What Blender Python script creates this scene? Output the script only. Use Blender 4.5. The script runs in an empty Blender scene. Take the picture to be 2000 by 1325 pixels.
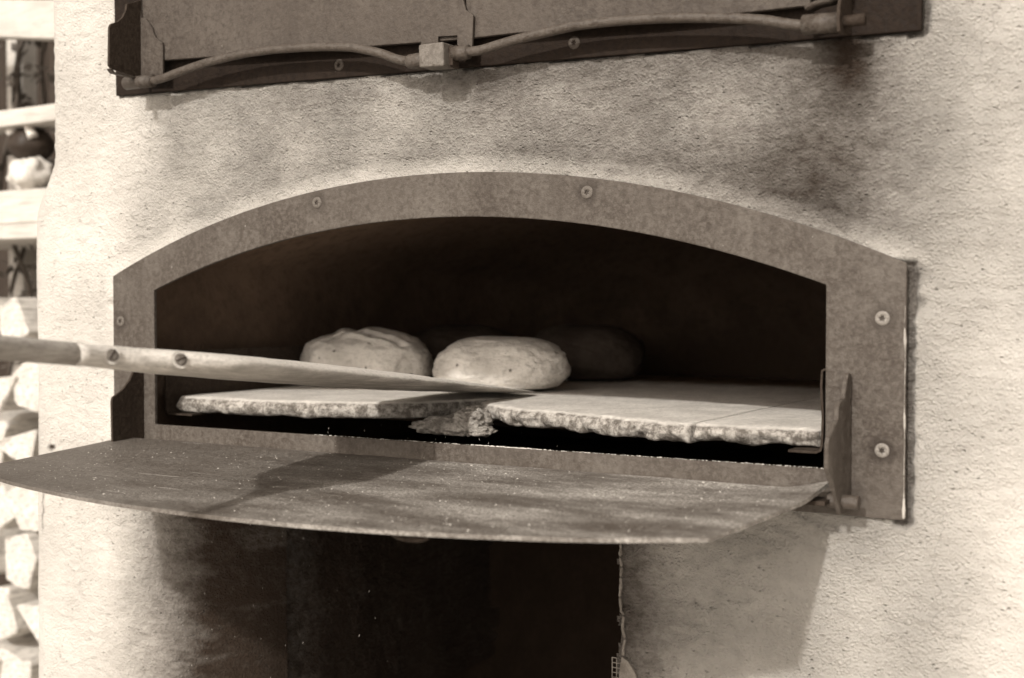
import bpy, bmesh, math, random
import numpy as np
from mathutils import Vector, Matrix, noise

random.seed(7)
scene = bpy.context.scene
COL = scene.collection

# ------------------------------------------------------------------ camera
cam_d = bpy.data.cameras.new('camera'); cam = bpy.data.objects.new('camera', cam_d); COL.objects.link(cam)
cam.location = (1.3978, -1.337, 1.40)
cam.rotation_euler = (math.radians(90 - 1.52), 0, math.radians(30.6))
cam_d.sensor_width = 36; cam_d.lens = 2467 / 2000 * 36
cam_d.clip_start = 0.02; cam_d.clip_end = 200
cam_d.dof.use_dof = True; cam_d.dof.focus_distance = 1.58; cam_d.dof.aperture_fstop = 4.0
scene.camera = cam

# ------------------------------------------------------------------ light
SUN = Vector((0.03, -1.0, 0.65)).normalized()          # towards the sun
elev = math.asin(SUN.z); azim = math.atan2(SUN.x, SUN.y)
world = bpy.data.worlds.new('World'); scene.world = world; world.use_nodes = True
nt = world.node_tree; bg = nt.nodes['Background']
sky = nt.nodes.new('ShaderNodeTexSky'); sky.sky_type = 'NISHITA'; sky.sun_disc = False
sky.sun_elevation = elev; sky.sun_rotation = azim; sky.air_density = 1.0; sky.dust_density = 2.0
bw = nt.nodes.new('ShaderNodeRGBToBW')                    # the photograph is a sepia print: toned daylight
tone = nt.nodes.new('ShaderNodeMix'); tone.data_type = 'RGBA'; tone.blend_type = 'MULTIPLY'; tone.inputs[0].default_value = 1.0
tone.inputs[7].default_value = (1.0, 0.90, 0.795, 1)
nt.links.new(sky.outputs[0], bw.inputs[0]); nt.links.new(bw.outputs[0], tone.inputs[6])
nt.links.new(tone.outputs[2], bg.inputs[0]); bg.inputs[1].default_value = 0.15
sun_d = bpy.data.lights.new('sun', 'SUN'); sun_d.energy = 2.0; sun_d.angle = math.radians(2.0); sun_d.color = (1.0, 0.965, 0.91)
sun = bpy.data.objects.new('sun', sun_d); COL.objects.link(sun)
sun.rotation_euler = SUN.to_track_quat('Z', 'Y').to_euler()
vs = scene.view_settings
vs.view_transform = 'Standard'; vs.look = 'None'; vs.gamma = 1.0; vs.exposure = 0.74; vs.use_curve_mapping = False

# ------------------------------------------------------------------ helpers
def tint(L):
    """reflectance L in the brown-to-cream tones of the print"""
    pts = [(0.0, (1, .60, .40)), (0.03, (1, .74, .56)), (0.1, (1, .875, .75)), (0.3, (1, .93, .84)), (1.0, (1, .955, .89))]
    for (a, ca), (b, cb) in zip(pts, pts[1:]):
        if L <= b:
            t = (L - a) / (b - a); break
    c = [ca[i] + (cb[i] - ca[i]) * t for i in range(3)]
    k = L / (0.2126 * c[0] + 0.7152 * c[1] + 0.0722 * c[2])
    return (c[0] * k, c[1] * k, c[2] * k, 1)

def brown(L):
    k = L / (0.2126 + 0.7152 * .70 + 0.0722 * .51); return (k, k * .70, k * .51, 1)

def smooth(a, b, x):
    t = np.clip((x - a) / (b - a), 0, 1); return t * t * (3 - 2 * t)

def sm(a, b, x):
    t = min(1, max(0, (x - a) / (b - a))); return t * t * (3 - 2 * t)

def fb(x, y, z, o=4):
    return noise.fractal(Vector((x, y, z)), 1.0, 2.0, o)

def nz(x, y, z):
    return noise.noise(Vector((x, y, z)))

class Mat:
    def __init__(s, name, rough=0.7, spec=0.3):
        s.m = bpy.data.materials.new(name); s.m.use_nodes = True
        s.t = s.m.node_tree; s.b = s.t.nodes['Principled BSDF']
        s.b.inputs['Roughness'].default_value = rough
        s.b.inputs['Specular IOR Level'].default_value = spec
        s.co = s.t.nodes.new('ShaderNodeTexCoord').outputs['Object']
    def n(s, kind, **kw):
        nd = s.t.nodes.new(kind)
        for k, v in kw.items(): setattr(nd, k, v)
        return nd
    def link(s, a, b): s.t.links.new(a, b)
    def mapped(s, scale):
        mp = s.n('ShaderNodeMapping'); mp.inputs['Scale'].default_value = scale
        s.link(s.co, mp.inputs[0]); return mp.outputs[0]
    def noise(s, scale, detail=4, rough=0.55, stretch=None, dist=0):
        nd = s.n('ShaderNodeTexNoise'); nd.inputs['Scale'].default_value = scale
        nd.inputs['Detail'].default_value = detail; nd.inputs['Roughness'].default_value = rough
        nd.inputs['Distortion'].default_value = dist
        s.link(s.mapped(stretch) if stretch else s.co, nd.inputs['Vector']); return nd.outputs[0]
    def vor(s, scale, feature='F1', stretch=None):
        nd = s.n('ShaderNodeTexVoronoi', feature=feature); nd.inputs['Scale'].default_value = scale
        s.link(s.mapped(stretch) if stretch else s.co, nd.inputs['Vector']); return nd.outputs[0]
    def ramp(s, fac, a, b, va=0.0, vb=1.0):
        nd = s.n('ShaderNodeMapRange'); nd.interpolation_type = 'SMOOTHSTEP'
        nd.inputs[1].default_value = a; nd.inputs[2].default_value = b
        nd.inputs[3].default_value = va; nd.inputs[4].default_value = vb
        s.link(fac, nd.inputs[0]); return nd.outputs[0]
    def mix(s, fac, a, b, blend='MIX'):
        nd = s.n('ShaderNodeMix', data_type='RGBA', blend_type=blend)
        for i, v in ((0, fac), (6, a), (7, b)):
            if hasattr(v, 'is_linked') or hasattr(v, 'links'): s.link(v, nd.inputs[i])
            elif i == 0: nd.inputs[0].default_value = v
            else: nd.inputs[i].default_value = v
        return nd.outputs[2]
    def math(s, op, a, b=None):
        nd = s.n('ShaderNodeMath', operation=op)
        for i, v in ((0, a), (1, b)):
            if v is None: continue
            if hasattr(v, 'links'): s.link(v, nd.inputs[i])
            else: nd.inputs[i].default_value = v
        return nd.outputs[0]
    def attr(s, name):
        nd = s.n('ShaderNodeAttribute'); nd.attribute_name = name; return nd.outputs['Fac']
    def colour(s, c):
        if hasattr(c, 'links'): s.link(c, s.b.inputs['Base Color'])
        else: s.b.inputs['Base Color'].default_value = c
    def bump(s, h, strength=0.5, dist=0.002, prev=None):
        nd = s.n('ShaderNodeBump'); nd.inputs['Strength'].default_value = strength; nd.inputs['Distance'].default_value = dist
        s.link(h, nd.inputs['Height'])
        if prev: s.link(prev, nd.inputs['Normal'])
        s.link(nd.outputs[0], s.b.inputs['Normal']); return nd.outputs[0]

# ------------------------------------------------------------------ materials
def mat_plaster():
    M = Mat('lime_plaster', 0.92, 0.12)
    big = M.noise(5, 4); mid = M.noise(38, 4, .6, (1, 1, 1.2)); fine = M.noise(88, 7, .78, (1, 1, 1.7))
    grit = M.noise(420, 3, .7)
    base = M.mix(M.ramp(big, .35, .65), tint(.60), tint(.68))
    base = M.mix(M.ramp(mid, .42, .64, 0, .16), base, tint(.42))
    soot_shade = M.attr('soot_shade')  # sooty stains together with painted shade
    room = M.math('MULTIPLY', soot_shade, M.math('SUBTRACT', 1.08, soot_shade))
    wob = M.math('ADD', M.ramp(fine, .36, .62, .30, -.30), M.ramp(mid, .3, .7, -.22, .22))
    s = M.math('ADD', soot_shade, M.math('MULTIPLY', room, wob))
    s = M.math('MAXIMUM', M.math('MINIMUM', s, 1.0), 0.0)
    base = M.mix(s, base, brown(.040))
    ce = M.n('ShaderNodeTexVoronoi', feature='DISTANCE_TO_EDGE'); ce.inputs['Scale'].default_value = 9; wv = M.n('ShaderNodeVectorMath', operation='ADD'); M.link(M.co, wv.inputs[0])
    wn = M.n('ShaderNodeTexNoise'); wn.inputs['Scale'].default_value = 22; wn.inputs['Detail'].default_value = 4; M.link(M.co, wn.inputs['Vector'])
    ws = M.n('ShaderNodeVectorMath', operation='SCALE'); ws.inputs['Scale'].default_value = .05; M.link(wn.outputs['Color'], ws.inputs[0]); M.link(ws.outputs[0], wv.inputs[1]); M.link(wv.outputs[0], ce.inputs['Vector'])
    hair = M.math('MULTIPLY', M.ramp(ce.outputs[0], .0, .006, 1, 0), M.ramp(M.noise(5, 2), .57, .63))
    base = M.mix(M.math('MULTIPLY', hair, .32), base, tint(.14))
    pit = M.ramp(M.vor(95, 'F1', (1, 1, 1.5)), .0, .23, 1, 0)
    pitmask = M.ramp(M.noise(24, 3, .6), .47, .60)
    pm = M.math('MULTIPLY', pit, pitmask)
    base = M.mix(M.math('MULTIPLY', pm, .42), base, tint(.16))
    M.colour(base)
    sand = M.ramp(M.vor(260), 0, .62, 1, 0)
    h = M.math('ADD', M.math('MULTIPLY', fine, .72), M.math('MULTIPLY', grit, .30)); h = M.math('ADD', h, M.math('MULTIPLY', sand, .20))
    h = M.math('SUBTRACT', h, M.math('MULTIPLY', pm, .9))
    rough = M.math('ADD', M.math('MULTIPLY', M.attr('coarse'), .9), .18)
    h = M.math('MULTIPLY', h, rough)
    M.bump(h, 1.0, 0.021)
    return M.m

def mat_steel(name, L=.15, var=.35, dust=0.0, rough=.6, rings=()):
    M = Mat(name, rough, .32 if L > .04 else .10)
    a = M.noise(9, 5, .6); b = M.noise(185, 5, .75); c = M.noise(60, 4, .65, (1, 1, .35))
    col = M.mix(M.ramp(a, .3, .7), tint(L * (1 - var * .6)), tint(L * (1 + var * .5)))
    col = M.mix(M.ramp(c, .42, .68, 0, .55), col, tint(L * .62))
    col = M.mix(M.ramp(b, .42, .62, 0, .55), col, tint(min(.9, L * 1.9)))
    rust = M.noise(120, 4, .7); col = M.mix(M.ramp(rust, .50, .64, 0, .5), col, tint(L * .45))
    drip = M.noise(26, 5, .65, (1, 1, .16)); col = M.mix(M.ramp(drip, .50, .72, 0, .5), col, tint(L * .5))
    heat = M.noise(3.2, 3, .6); col = M.mix(M.ramp(heat, .42, .66, 0, .35), col, tint(min(.9, L * 1.35)))
    sp = M.ramp(M.vor(75), .02, .075, 1, 0)
    sp = M.math('MULTIPLY', sp, M.ramp(M.noise(14, 3), .55, .68))
    col = M.mix(M.math('MULTIPLY', sp, .75), col, tint(.62))
    for (rx, rz, amt) in rings:                              # rust and grime gathered round the screws
        vd = M.n('ShaderNodeVectorMath', operation='DISTANCE'); M.link(M.co, vd.inputs[0]); vd.inputs[1].default_value = (rx, -.007, rz)
        dd = M.math('ADD', vd.outputs['Value'], M.math('MULTIPLY', M.math('SUBTRACT', M.noise(90, 4), .5), .016))
        col = M.mix(M.ramp(dd, .008, .020, amt, 0), col, brown(L * .3))
    if dust:
        st = M.noise(11, 5, .65, (.5, 1.5, 1))
        gr = M.noise(330, 3, .75)
        d = M.math('MULTIPLY', M.ramp(st, .34, .74), M.ramp(gr, .42, .62, .25, 1))
        streak = M.math('MULTIPLY', M.ramp(M.noise(30, 3, .6, (.35, 2.4, 1)), .64, .70), M.ramp(M.noise(7, 2), .45, .6))
        sx = M.n('ShaderNodeSeparateXYZ'); M.link(M.co, sx.inputs[0])
        d = M.math('MULTIPLY', d, M.ramp(M.math('ADD', sx.outputs[0], M.math('MULTIPLY', M.noise(4, 3), .5)), .35, 1.05, .12, 1.15))  # flour thins leftwards, which also paints the soft shade there
        d = M.math('MAXIMUM', M.math('MULTIPLY', d, dust), M.math('MULTIPLY', streak, .32))
        col = M.mix(d, col, tint(.60))
    M.colour(col)
    M.link(M.ramp(b, .3, .7, rough - .12, rough + .2), M.b.inputs['Roughness'])
    h = M.math('ADD', M.math('MULTIPLY', b, .6), M.math('MULTIPLY', M.noise(110, 4, .6), 1.0))
    M.bump(h, .9, .0021)
    return M.m

def mat_plain(name, L, var=.25, scale=30, rough=.8, bump=.3, bdist=.002, stretch=None, spec=.2, tint=tint):
    M = Mat(name, rough, spec)
    a = M.noise(scale, 5, .62, stretch); b = M.noise(scale * 7, 4, .65, stretch)
    col = M.mix(M.ramp(a, .32, .68), tint(L * (1 - var)), tint(min(.92, L * (1 + var))))
    col = M.mix(M.ramp(b, .4, .68, 0, .5), col, tint(L * .7))
    M.colour(col); M.bump(M.math('ADD', a, M.math('MULTIPLY', b, .5)), bump, bdist)
    return M.m

def mat_soot():
    M = Mat('sooty_vault', .95, .03)
    sx = M.n('ShaderNodeSeparateXYZ'); M.link(M.co, sx.inputs[0]); a = M.noise(10, 5, .65); b = M.noise(60, 4, .6)
    t = M.math('ADD', sx.outputs[2], M.math('MULTIPLY', M.math('SUBTRACT', a, .5), .25))
    col = M.mix(M.ramp(t, 1.28, 1.60), brown(.050), brown(.15))          # crown painted paler to make up for the little light there
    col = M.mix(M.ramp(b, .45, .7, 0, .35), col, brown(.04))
    M.colour(col); M.bump(M.math('ADD', a, b), .5, .006)
    return M.m

def mat_stone():
    M = Mat('fired_clay_slab', .9, .12)
    a = M.noise(16, 5, .65); b = M.noise(180, 5, .7); c = M.noise(60, 4, .6, (1, .3, 1))
    col = M.mix(M.ramp(a, .3, .7), tint(.52), tint(.68))
    col = M.mix(M.ramp(b, .42, .70, 0, .5), col, tint(.30))
    col = M.mix(M.ramp(c, .5, .7, 0, .4), col, tint(.72))
    rough_ = M.mix(M.ramp(M.noise(70, 7, .78), .38, .64), tint(.10), tint(.42))
    col = M.mix(M.attr('broken'), col, rough_)
    M.colour(col); M.bump(M.math('ADD', a, b), .9, .003)
    return M.m

def mat_bread():
    M = Mat('floured_crust', .8, .2)
    a = M.noise(11, 5, .6); b = M.noise(90, 5, .65, (1, 1, 1.5)); c = M.noise(420, 3, .7)
    col = M.mix(M.ramp(a, .32, .68), tint(.50), tint(.74))
    col = M.mix(M.ramp(b, .46, .68, 0, .5), col, tint(.36))
    ck = M.n('ShaderNodeTexVoronoi', feature='DISTANCE_TO_EDGE'); ck.inputs['Scale'].default_value = 26; M.link(M.mapped((1, 1, 1.6)), ck.inputs['Vector'])
    crk = M.math('MULTIPLY', M.ramp(ck.outputs[0], .0, .035, 1, 0), M.ramp(M.noise(9, 3), .56, .62))
    col = M.mix(M.math('MULTIPLY', crk, .05), col, tint(.24))
    seed = M.math('MULTIPLY', M.ramp(M.vor(48), .06, .15, 1, 0), M.ramp(M.noise(17, 2), .50, .57))
    col = M.mix(M.math('MULTIPLY', seed, .8), col, tint(.14))
    col = M.mix(M.ramp(M.attr('fold'), 0, 1, 0, .5), col, tint(.34))
    M.colour(col)
    h = M.math('ADD', b, M.math('MULTIPLY', c, .35)); h = M.math('SUBTRACT', h, M.math('MULTIPLY', seed, .8))
    h = M.math('SUBTRACT', h, M.math('MULTIPLY', crk, .08)); M.bump(h, .95, .0048)
    return M.m

def mat_wood(name, La, Lb, along='Y', scale=14, rough=.75, flour=0.0, bdist=.0015):
    M = Mat(name, rough, .25)
    st = {'Y': (5, .35, 5), 'X': (.35, 5, 5), 'Z': (5, 5, .35)}[along]
    a = M.noise(scale, 5, .6, st, .6); b = M.noise(scale * 6, 4, .7, st); c = M.noise(9, 4, .6)
    col = M.mix(M.ramp(a, .3, .7), tint(La), tint(Lb))
    col = M.mix(M.ramp(b, .46, .7, 0, .65), col, tint(La * .55))
    col = M.mix(M.ramp(c, .45, .65, 0, .4), col, tint(La * .8))
    if flour:
        geo = M.n('ShaderNodeNewGeometry'); sep = M.n('ShaderNodeSeparateXYZ'); M.link(geo.outputs['Normal'], sep.inputs[0])
        f = M.math('MULTIPLY', M.ramp(sep.outputs[2], .15, .8), M.ramp(M.noise(240, 3, .7), .35, .6, .2, 1))
        col = M.mix(M.math('MULTIPLY', f, flour), col, tint(.66))
    M.colour(col); M.bump(M.math('ADD', a, M.math('MULTIPLY', b, .7)), .6, bdist)
    return M.m

def mat_log():
    M = Mat('split_firewood', .85, .15)
    a = M.noise(10, 5, .65, (1.2, .5, 4.5), 1.2); b = M.noise(45, 4, .7, (1.5, .6, 5))
    col = M.mix(M.ramp(a, .36, .62), tint(.56), tint(.70))
    col = M.mix(M.ramp(b, .48, .62, 0, .65), col, tint(.22))
    M.colour(col); M.bump(M.math('ADD', a, b), .7, .006)
    return M.m

def mat_leaf():
    M = Mat('leaf', .6, .3)
    oi = M.n('ShaderNodeObjectInfo')
    col = M.mix(M.noise(30, 2), tint(.05), tint(.12)); M.colour(col)
    return M.m

MT = dict(
    plaster=mat_plaster(),
    frame=mat_steel('blackened_frame_steel', .064, .7, rings=((-.0694, 1.3762, .4), (.3074, 1.5379, .45), (.7141, 1.5333, .6), (1.0599, 1.3866, .5), (1.0605, 1.2485, .8), (1.03, 1.20, .5))),
    upper=mat_steel('upper_door_steel', .046, .7),
    upframe=mat_steel('shaded_upper_frame_steel', .011, .4),  # near black, holding the shade that doors and rods throw on it
    door=mat_steel('floury_door_steel', .082, .35, dust=.75, rough=.55),
    dark=mat_steel('dark_bracket_steel', .03, .3),
    rod=mat_steel('worn_rod_steel', .052, .25, rough=.45),
    block=mat_steel('bright_block_steel', .105, .2, rough=.5),
    screw=mat_steel('zinc_screw', .17, .2, rough=.4),
    screwdark=mat_plain('screw_recess', .02, .1),
    screwpaint=mat_steel('painted_screw', .095, .2),
    soot_shade=mat_soot(),
    pit=mat_plain('sooty_firebox', .026, .12, 14, .95, .5, .004, spec=.03, tint=brown),
    stone=mat_stone(), bread=mat_bread(), dim_crust=mat_plain('shade_dark_crust', .04, .4, 14, .8, .5, .004),  # darkened crust paints the gloom onto the two rear loaves
    peel=mat_wood('worn_peel_wood', .38, .66, 'Y', 26, .7, flour=.9),
    handle=mat_wood('peel_handle_wood', .20, .40, 'Y', 26, .7, flour=.35),
    pale=mat_wood('pale_board', .46, .56, 'X', 6, .8),
    log=mat_log(),
    backdrop=mat_wood('dark_backdrop_board', .025, .04, 'Z', 6, .9),  # backdrop boards, coloured dark to read as shade
    flour=mat_plain('flour', .62, .05, 60, .95, .2, .001),
    leaf=mat_leaf(), stem=mat_plain('stem', .07, .3, 40),
    ground=mat_plain('gravel', .55, .3, 20, .95, .8, .01),  # unseen yard, its paleness raised to bounce fill light onto the wall
    pot=mat_plain('dark_glaze', .03, .2, 20, .5), ceramic=mat_plain('pale_ceramic', .6, .08, 20, .6),
    mesh=mat_plain('plaster_mesh', .16, .3, 80, .9), smear=mat_plain('plaster_smear', .36, .25, 90, .9, .6), rubble=mat_plain('crumbled_mortar', .30, .5, 70, .95, 1.0, .006),
)

def mesh_obj(name, verts, faces, mat, parent=None, smooth_on=False, loc=None):
    me = bpy.data.meshes.new(name); me.from_pydata([tuple(v) for v in verts], [], faces); me.update()
    if smooth_on: me.polygons.foreach_set('use_smooth', [True] * len(me.polygons))
    me.materials.append(MT[mat])
    o = bpy.data.objects.new(name, me); COL.objects.link(o)
    if parent: o.parent = parent
    if loc: o.location = loc
    return o

def empty(name, loc=(0, 0, 0)):
    o = bpy.data.objects.new(name, None); COL.objects.link(o); o.location = loc; o.empty_display_size = .05; return o

def tag(o, label=None, cat=None, group=None, kind=None):
    for k, v in (('label', label), ('category', cat), ('group', group), ('kind', kind)):
        if v: o[k] = v
    return o

def mod_bevel(o, w=.001, seg=2, ang=40):
    m = o.modifiers.new('bevel', 'BEVEL'); m.width = w; m.segments = seg; m.limit_method = 'ANGLE'; m.angle_limit = math.radians(ang)
    return o

def box_data(x0, x1, y0, y1, z0, z1):
    v = [(x0, y0, z0), (x1, y0, z0), (x1, y1, z0), (x0, y1, z0), (x0, y0, z1), (x1, y0, z1), (x1, y1, z1), (x0, y1, z1)]
    f = [(0, 3, 2, 1), (4, 5, 6, 7), (0, 1, 5, 4), (1, 2, 6, 5), (2, 3, 7, 6), (3, 0, 4, 7)]
    return v, f

def prism(pts, a0, a1, axis):
    """closed polygon pts (2D) extruded from a0 to a1 along the axis"""
    n = len(pts)
    def mk(p, a):
        return {'X': (a, p[0], p[1]), 'Y': (p[0], a, p[1]), 'Z': (p[0], p[1], a)}[axis]
    v = [mk(p, a0) for p in pts] + [mk(p, a1) for p in pts]
    f = [tuple(range(n - 1, -1, -1)), tuple(range(n, 2 * n))] + [(i, (i + 1) % n, n + (i + 1) % n, n + i) for i in range(n)]
    return v, f

def fix_normals(o):
    bm = bmesh.new(); bm.from_mesh(o.data); bmesh.ops.recalc_face_normals(bm, faces=bm.faces); bm.to_mesh(o.data); bm.free(); return o

def spline(pts, n=8):
    P = [Vector(p) for p in pts]; P = [P[0] * 2 - P[1]] + P + [P[-1] * 2 - P[-2]]
    out = []
    for i in range(1, len(P) - 2):
        for k in range(n):
            t = k / n; a, b, c, d = P[i - 1:i + 3]
            out.append(.5 * ((2 * b) + (c - a) * t + (2 * a - 5 * b + 4 * c - d) * t * t + (3 * b - a - 3 * c + d) * t ** 3))
    out.append(P[-2]); return out

def tube(path, rad, seg=14, caps=True):
    path = [Vector(p) for p in path]; v = []; f = []
    rs = rad if hasattr(rad, '__len__') else [rad] * len(path)
    up = Vector((0, 0, 1))
    for i, p in enumerate(path):
        t = (path[min(i + 1, len(path) - 1)] - path[max(i - 1, 0)]).normalized()
        a = t.cross(up)
        if a.length < 1e-4: a = t.cross(Vector((0, 1, 0)))
        a.normalize(); b = a.cross(t)
        for k in range(seg):
            an = 2 * math.pi * k / seg; v.append(p + (a * math.cos(an) + b * math.sin(an)) * rs[i])
    for i in range(len(path) - 1):
        for k in range(seg):
            f.append((i * seg + k, i * seg + (k + 1) % seg, (i + 1) * seg + (k + 1) % seg, (i + 1) * seg + k))
    if caps: f.append(tuple(range(seg - 1, -1, -1))); f.append(tuple(range((len(path) - 1) * seg, len(path) * seg)))
    return v, f

# ------------------------------------------------------------------ ground
g = mesh_obj('ground', [(-12, -12, 0), (12, -12, 0), (12, 12, 0), (-12, 12, 0)], [(0, 1, 2, 3)], 'ground')
tag(g, 'unseen gravel yard around the oven, paled to bounce light up', 'ground', kind='structure')

# ------------------------------------------------------------------ the oven: outlines (metres)
def arc(x0, z0, x1, z1, xm, zm, n):
    # circle through three points, from the left end to the right end
    ax, ay, bx, by, cx, cy = x0, z0, xm, zm, x1, z1
    d = 2 * (ax * (by - cy) + bx * (cy - ay) + cx * (ay - by))
    ux = ((ax**2 + ay**2) * (by - cy) + (bx**2 + by**2) * (cy - ay) + (cx**2 + cy**2) * (ay - by)) / d
    uy = ((ax**2 + ay**2) * (cx - bx) + (bx**2 + by**2) * (ax - cx) + (cx**2 + cy**2) * (bx - ax)) / d
    r = math.hypot(ax - ux, ay - uy); a0 = math.atan2(ay - uy, ax - ux); a1 = math.atan2(cy - uy, cx - ux)
    return [(ux + r * math.cos(a0 + (a1 - a0) * i / n), uy + r * math.sin(a0 + (a1 - a0) * i / n)) for i in range(n + 1)]
NA = 48
INNER = arc(0, 1.422, 1.0, 1.422, .5, 1.5115, NA) + [(1.0, 1.36), (1.0, 1.29), (1.0, 1.225)] + [(1 - i / 16, 1.225) for i in range(1, 16)] + [(0.0, 1.225), (0, 1.29), (0, 1.36)]
OUTER = arc(-.086, 1.444, 1.084, 1.444, .5, 1.567, NA) + [(1.084, 1.36), (1.084, 1.27), (1.084, 1.177)] + [(1.084 - 1.17 * i / 16, 1.177) for i in range(1, 16)] + [(-.086, 1.177), (-.086, 1.27), (-.086, 1.36)]
MID = [((a[0] * .6 + b[0] * .4), (a[1] * .6 + b[1] * .4)) for a, b in zip(INNER, OUTER)]
UPF = [(-.076, 1.713), (1.097, 1.681), (1.102, 2.08), (-.082, 2.08)]
PIT = dict(x0=.098, x1=.756, z1=1.145)

def poly_dist(px, pz, poly):
    """signed distance (negative inside) to a closed polygon, vectorised"""
    best = np.full(px.shape, 1e9); inside = np.zeros(px.shape, bool)
    n = len(poly)
    for i in range(n):
        ax, az = poly[i]; bx, bz = poly[(i + 1) % n]
        dx, dz = bx - ax, bz - az; L = dx * dx + dz * dz + 1e-12
        t = np.clip(((px - ax) * dx + (pz - az) * dz) / L, 0, 1)
        best = np.minimum(best, np.hypot(px - ax - t * dx, pz - az - t * dz))
        c = ((az > pz) != (bz > pz))
        with np.errstate(divide='ignore', invalid='ignore'):
            xi = (bx - ax) * (pz - az) / ((bz - az) if abs(bz - az) > 1e-12 else 1e-12) + ax
        inside ^= c & (px < xi)
    return np.where(inside, -best, best)

oven = empty('bread_oven', (0.5, 0.5, 0))
tag(oven, 'pale plastered outdoor bread oven with arched steel mouth and fold-down door', 'oven')
OI = Matrix.Translation((-.5, -.5, 0))
def part(name, verts, faces, mat, parent=None, smooth_on=False):
    """a part of the oven; world coordinates in, parented without shifting"""
    o = mesh_obj(name, verts, faces, mat, parent or oven, smooth_on)
    root = parent or oven
    o.matrix_parent_inverse = OI
    if root is not oven: o.matrix_parent_inverse = Matrix()
    return o

# ---- plaster shell: one sheet wrapped round the left and right corners
def build_wall():
    S = .0034; r = .06
    prof = []                                   # (kind, value)
    for y in np.linspace(1.35, .30, 8): prof.append(('L', y))
    for y in np.arange(.29, r, -.02): prof.append(('L', y))
    for a in np.linspace(0, 90, 28): prof.append(('LA', math.radians(a)))
    xs = np.arange(-.236, 1.30, S)
    for x in xs: prof.append(('F', x))
    for x in np.linspace(1.31, 1.55, 16): prof.append(('F', x))
    for a in np.linspace(0, 90, 10): prof.append(('RA', math.radians(a)))
    for y in np.linspace(.12, 1.35, 10): prof.append(('R', y))
    zs = np.concatenate([np.linspace(0, .70, 8), np.linspace(.715, .765, 4), np.arange(.772, 1.90, S), np.linspace(1.91, 2.25, 14)])
    nc, nr = len(prof), len(zs)
    X = np.zeros((nr, nc)); Y = np.zeros((nr, nc)); NX = np.zeros((nr, nc)); NY = np.zeros((nr, nc)); Z = np.repeat(zs[:, None], nc, 1)
    xl = -.303 + .046 * smooth(1.535, 1.635, zs) - .006 * smooth(1.2, .9, zs)
    for j, (k, v) in enumerate(prof):
        if k == 'L': X[:, j] = xl; Y[:, j] = v; NX[:, j] = -1
        elif k == 'LA':
            X[:, j] = xl + r - r * math.cos(v); Y[:, j] = r - r * math.sin(v); NX[:, j] = -math.cos(v); NY[:, j] = -math.sin(v)
        elif k == 'F':
            w = smooth(-.236, -.10, np.array([v]))[0]
            X[:, j] = v + (xl + .303) * (1 - w) * (1 if v < -.05 else 0); NY[:, j] = -1
        elif k == 'RA':
            X[:, j] = 1.55 + .1 * math.sin(v); Y[:, j] = .1 - .1 * math.cos(v); NX[:, j] = math.sin(v); NY[:, j] = -math.cos(v)
        else: X[:, j] = 1.65; Y[:, j] = v; NX[:, j] = 1
    flat = np.array([k == 'F' for k, v in prof])[None, :].repeat(nr, 0)
    dF = poly_dist(X, Z, OUTER); dU = poly_dist(X, Z, UPF); dM = poly_dist(X, Z, MID)
    # coarse = how rough the render is (trowelled smooth at the sides, grainy over the arch)
    N1 = np.zeros((nr, nc)); N2 = N1.copy(); N3 = N1.copy(); N4 = N1.copy()
    for i in range(nr):
        z = zs[i]
        for j in range(nc):
            x = X[i, j]; y = Y[i, j]
            N1[i, j] = noise.fractal(Vector((x * 4, y * 4, z * 5)), 1.0, 2.0, 3)
            N2[i, j] = noise.noise(Vector((x * 22 + 9 + z * 14, y * 30, z * 85)))
            N3[i, j] = noise.noise(Vector((x * 66 + z * 20, y * 66 + 4, z * 112)))
            N4[i, j] = noise.noise(Vector((x * 13 + 3, y * 13, z * 13 + 7)))
    coarse = .25 + .75 * smooth(-.12, .12, X) * smooth(1.62, 1.0, X + 0 * Z) * smooth(.95, 1.25, Z + .3)
    coarse = coarse * (.8 + .5 * N4)
    side = smooth(1.08, 1.2, X); coarse = coarse * (1 - (.45 + .3 * smooth(1.45, 1.2, Z)) * side)
    h = .0026 * N1 + (.0024 * N2 + .0031 * N3) * (.35 + .9 * np.clip(coarse, 0, 1.2)) * smooth(-.29, -.2, X)
    # fillet of plaster dressed up to the top of the frame, recessed joint at its right side
    top = (Z > 1.44) | (X < -.08)
    fil = np.where((dF > -.005) & top, np.clip(1 - dF / .024, 0, 1) ** 1.3, 0) * (1 - .0 * X)
    h = h * (1 - .7 * fil) + .0042 * fil
    gap = np.where((dF > -.02) & (X > 1.07) & (Z < 1.447), smooth(.0095, .0045, dF + .0030 * N2 + .002 * N4), 0)
    # broken notch beside the frame's right shoulder
    notch = np.exp(-(((X - 1.091) / .014) ** 2 + ((Z - 1.432) / .016) ** 2)) + .9 * np.exp(-(((X - 1.096) / .010) ** 2 + ((Z - 1.404) / .007) ** 2))
    gapU = np.where((X > 1.08) & (Z > 1.66), smooth(.0085, .004, dU + .0025 * N2), 0)
    h = h - .009 * np.maximum(gap, gapU) - .010 * np.clip(notch * (1 + .7 * N3), 0, 1)
    nick = np.exp(-(((X + .092) / .012) ** 2 + ((Z - 1.402) / .004) ** 2)); h -= .008 * nick
    under = np.where(top, dF < -.0045, dF < -.0005) | (dU < -.0005)
    Yd = Y + NY * h; Xd = X + NX * h
    Yd = np.where(under & flat, .008 + .002 * N2, Yd)
    # the left cheek of the firebox rounds inwards
    c0, cr = -.13, .225
    t = np.clip((X - c0) / cr, 0, .999); cheek = cr * (1 - np.sqrt(1 - t * t)) * smooth(1.15, 1.06, Z) * (X < .13) * flat
    Yd = Yd + cheek
    coarse = coarse * (1 - .5 * np.sqrt(fil))
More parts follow.
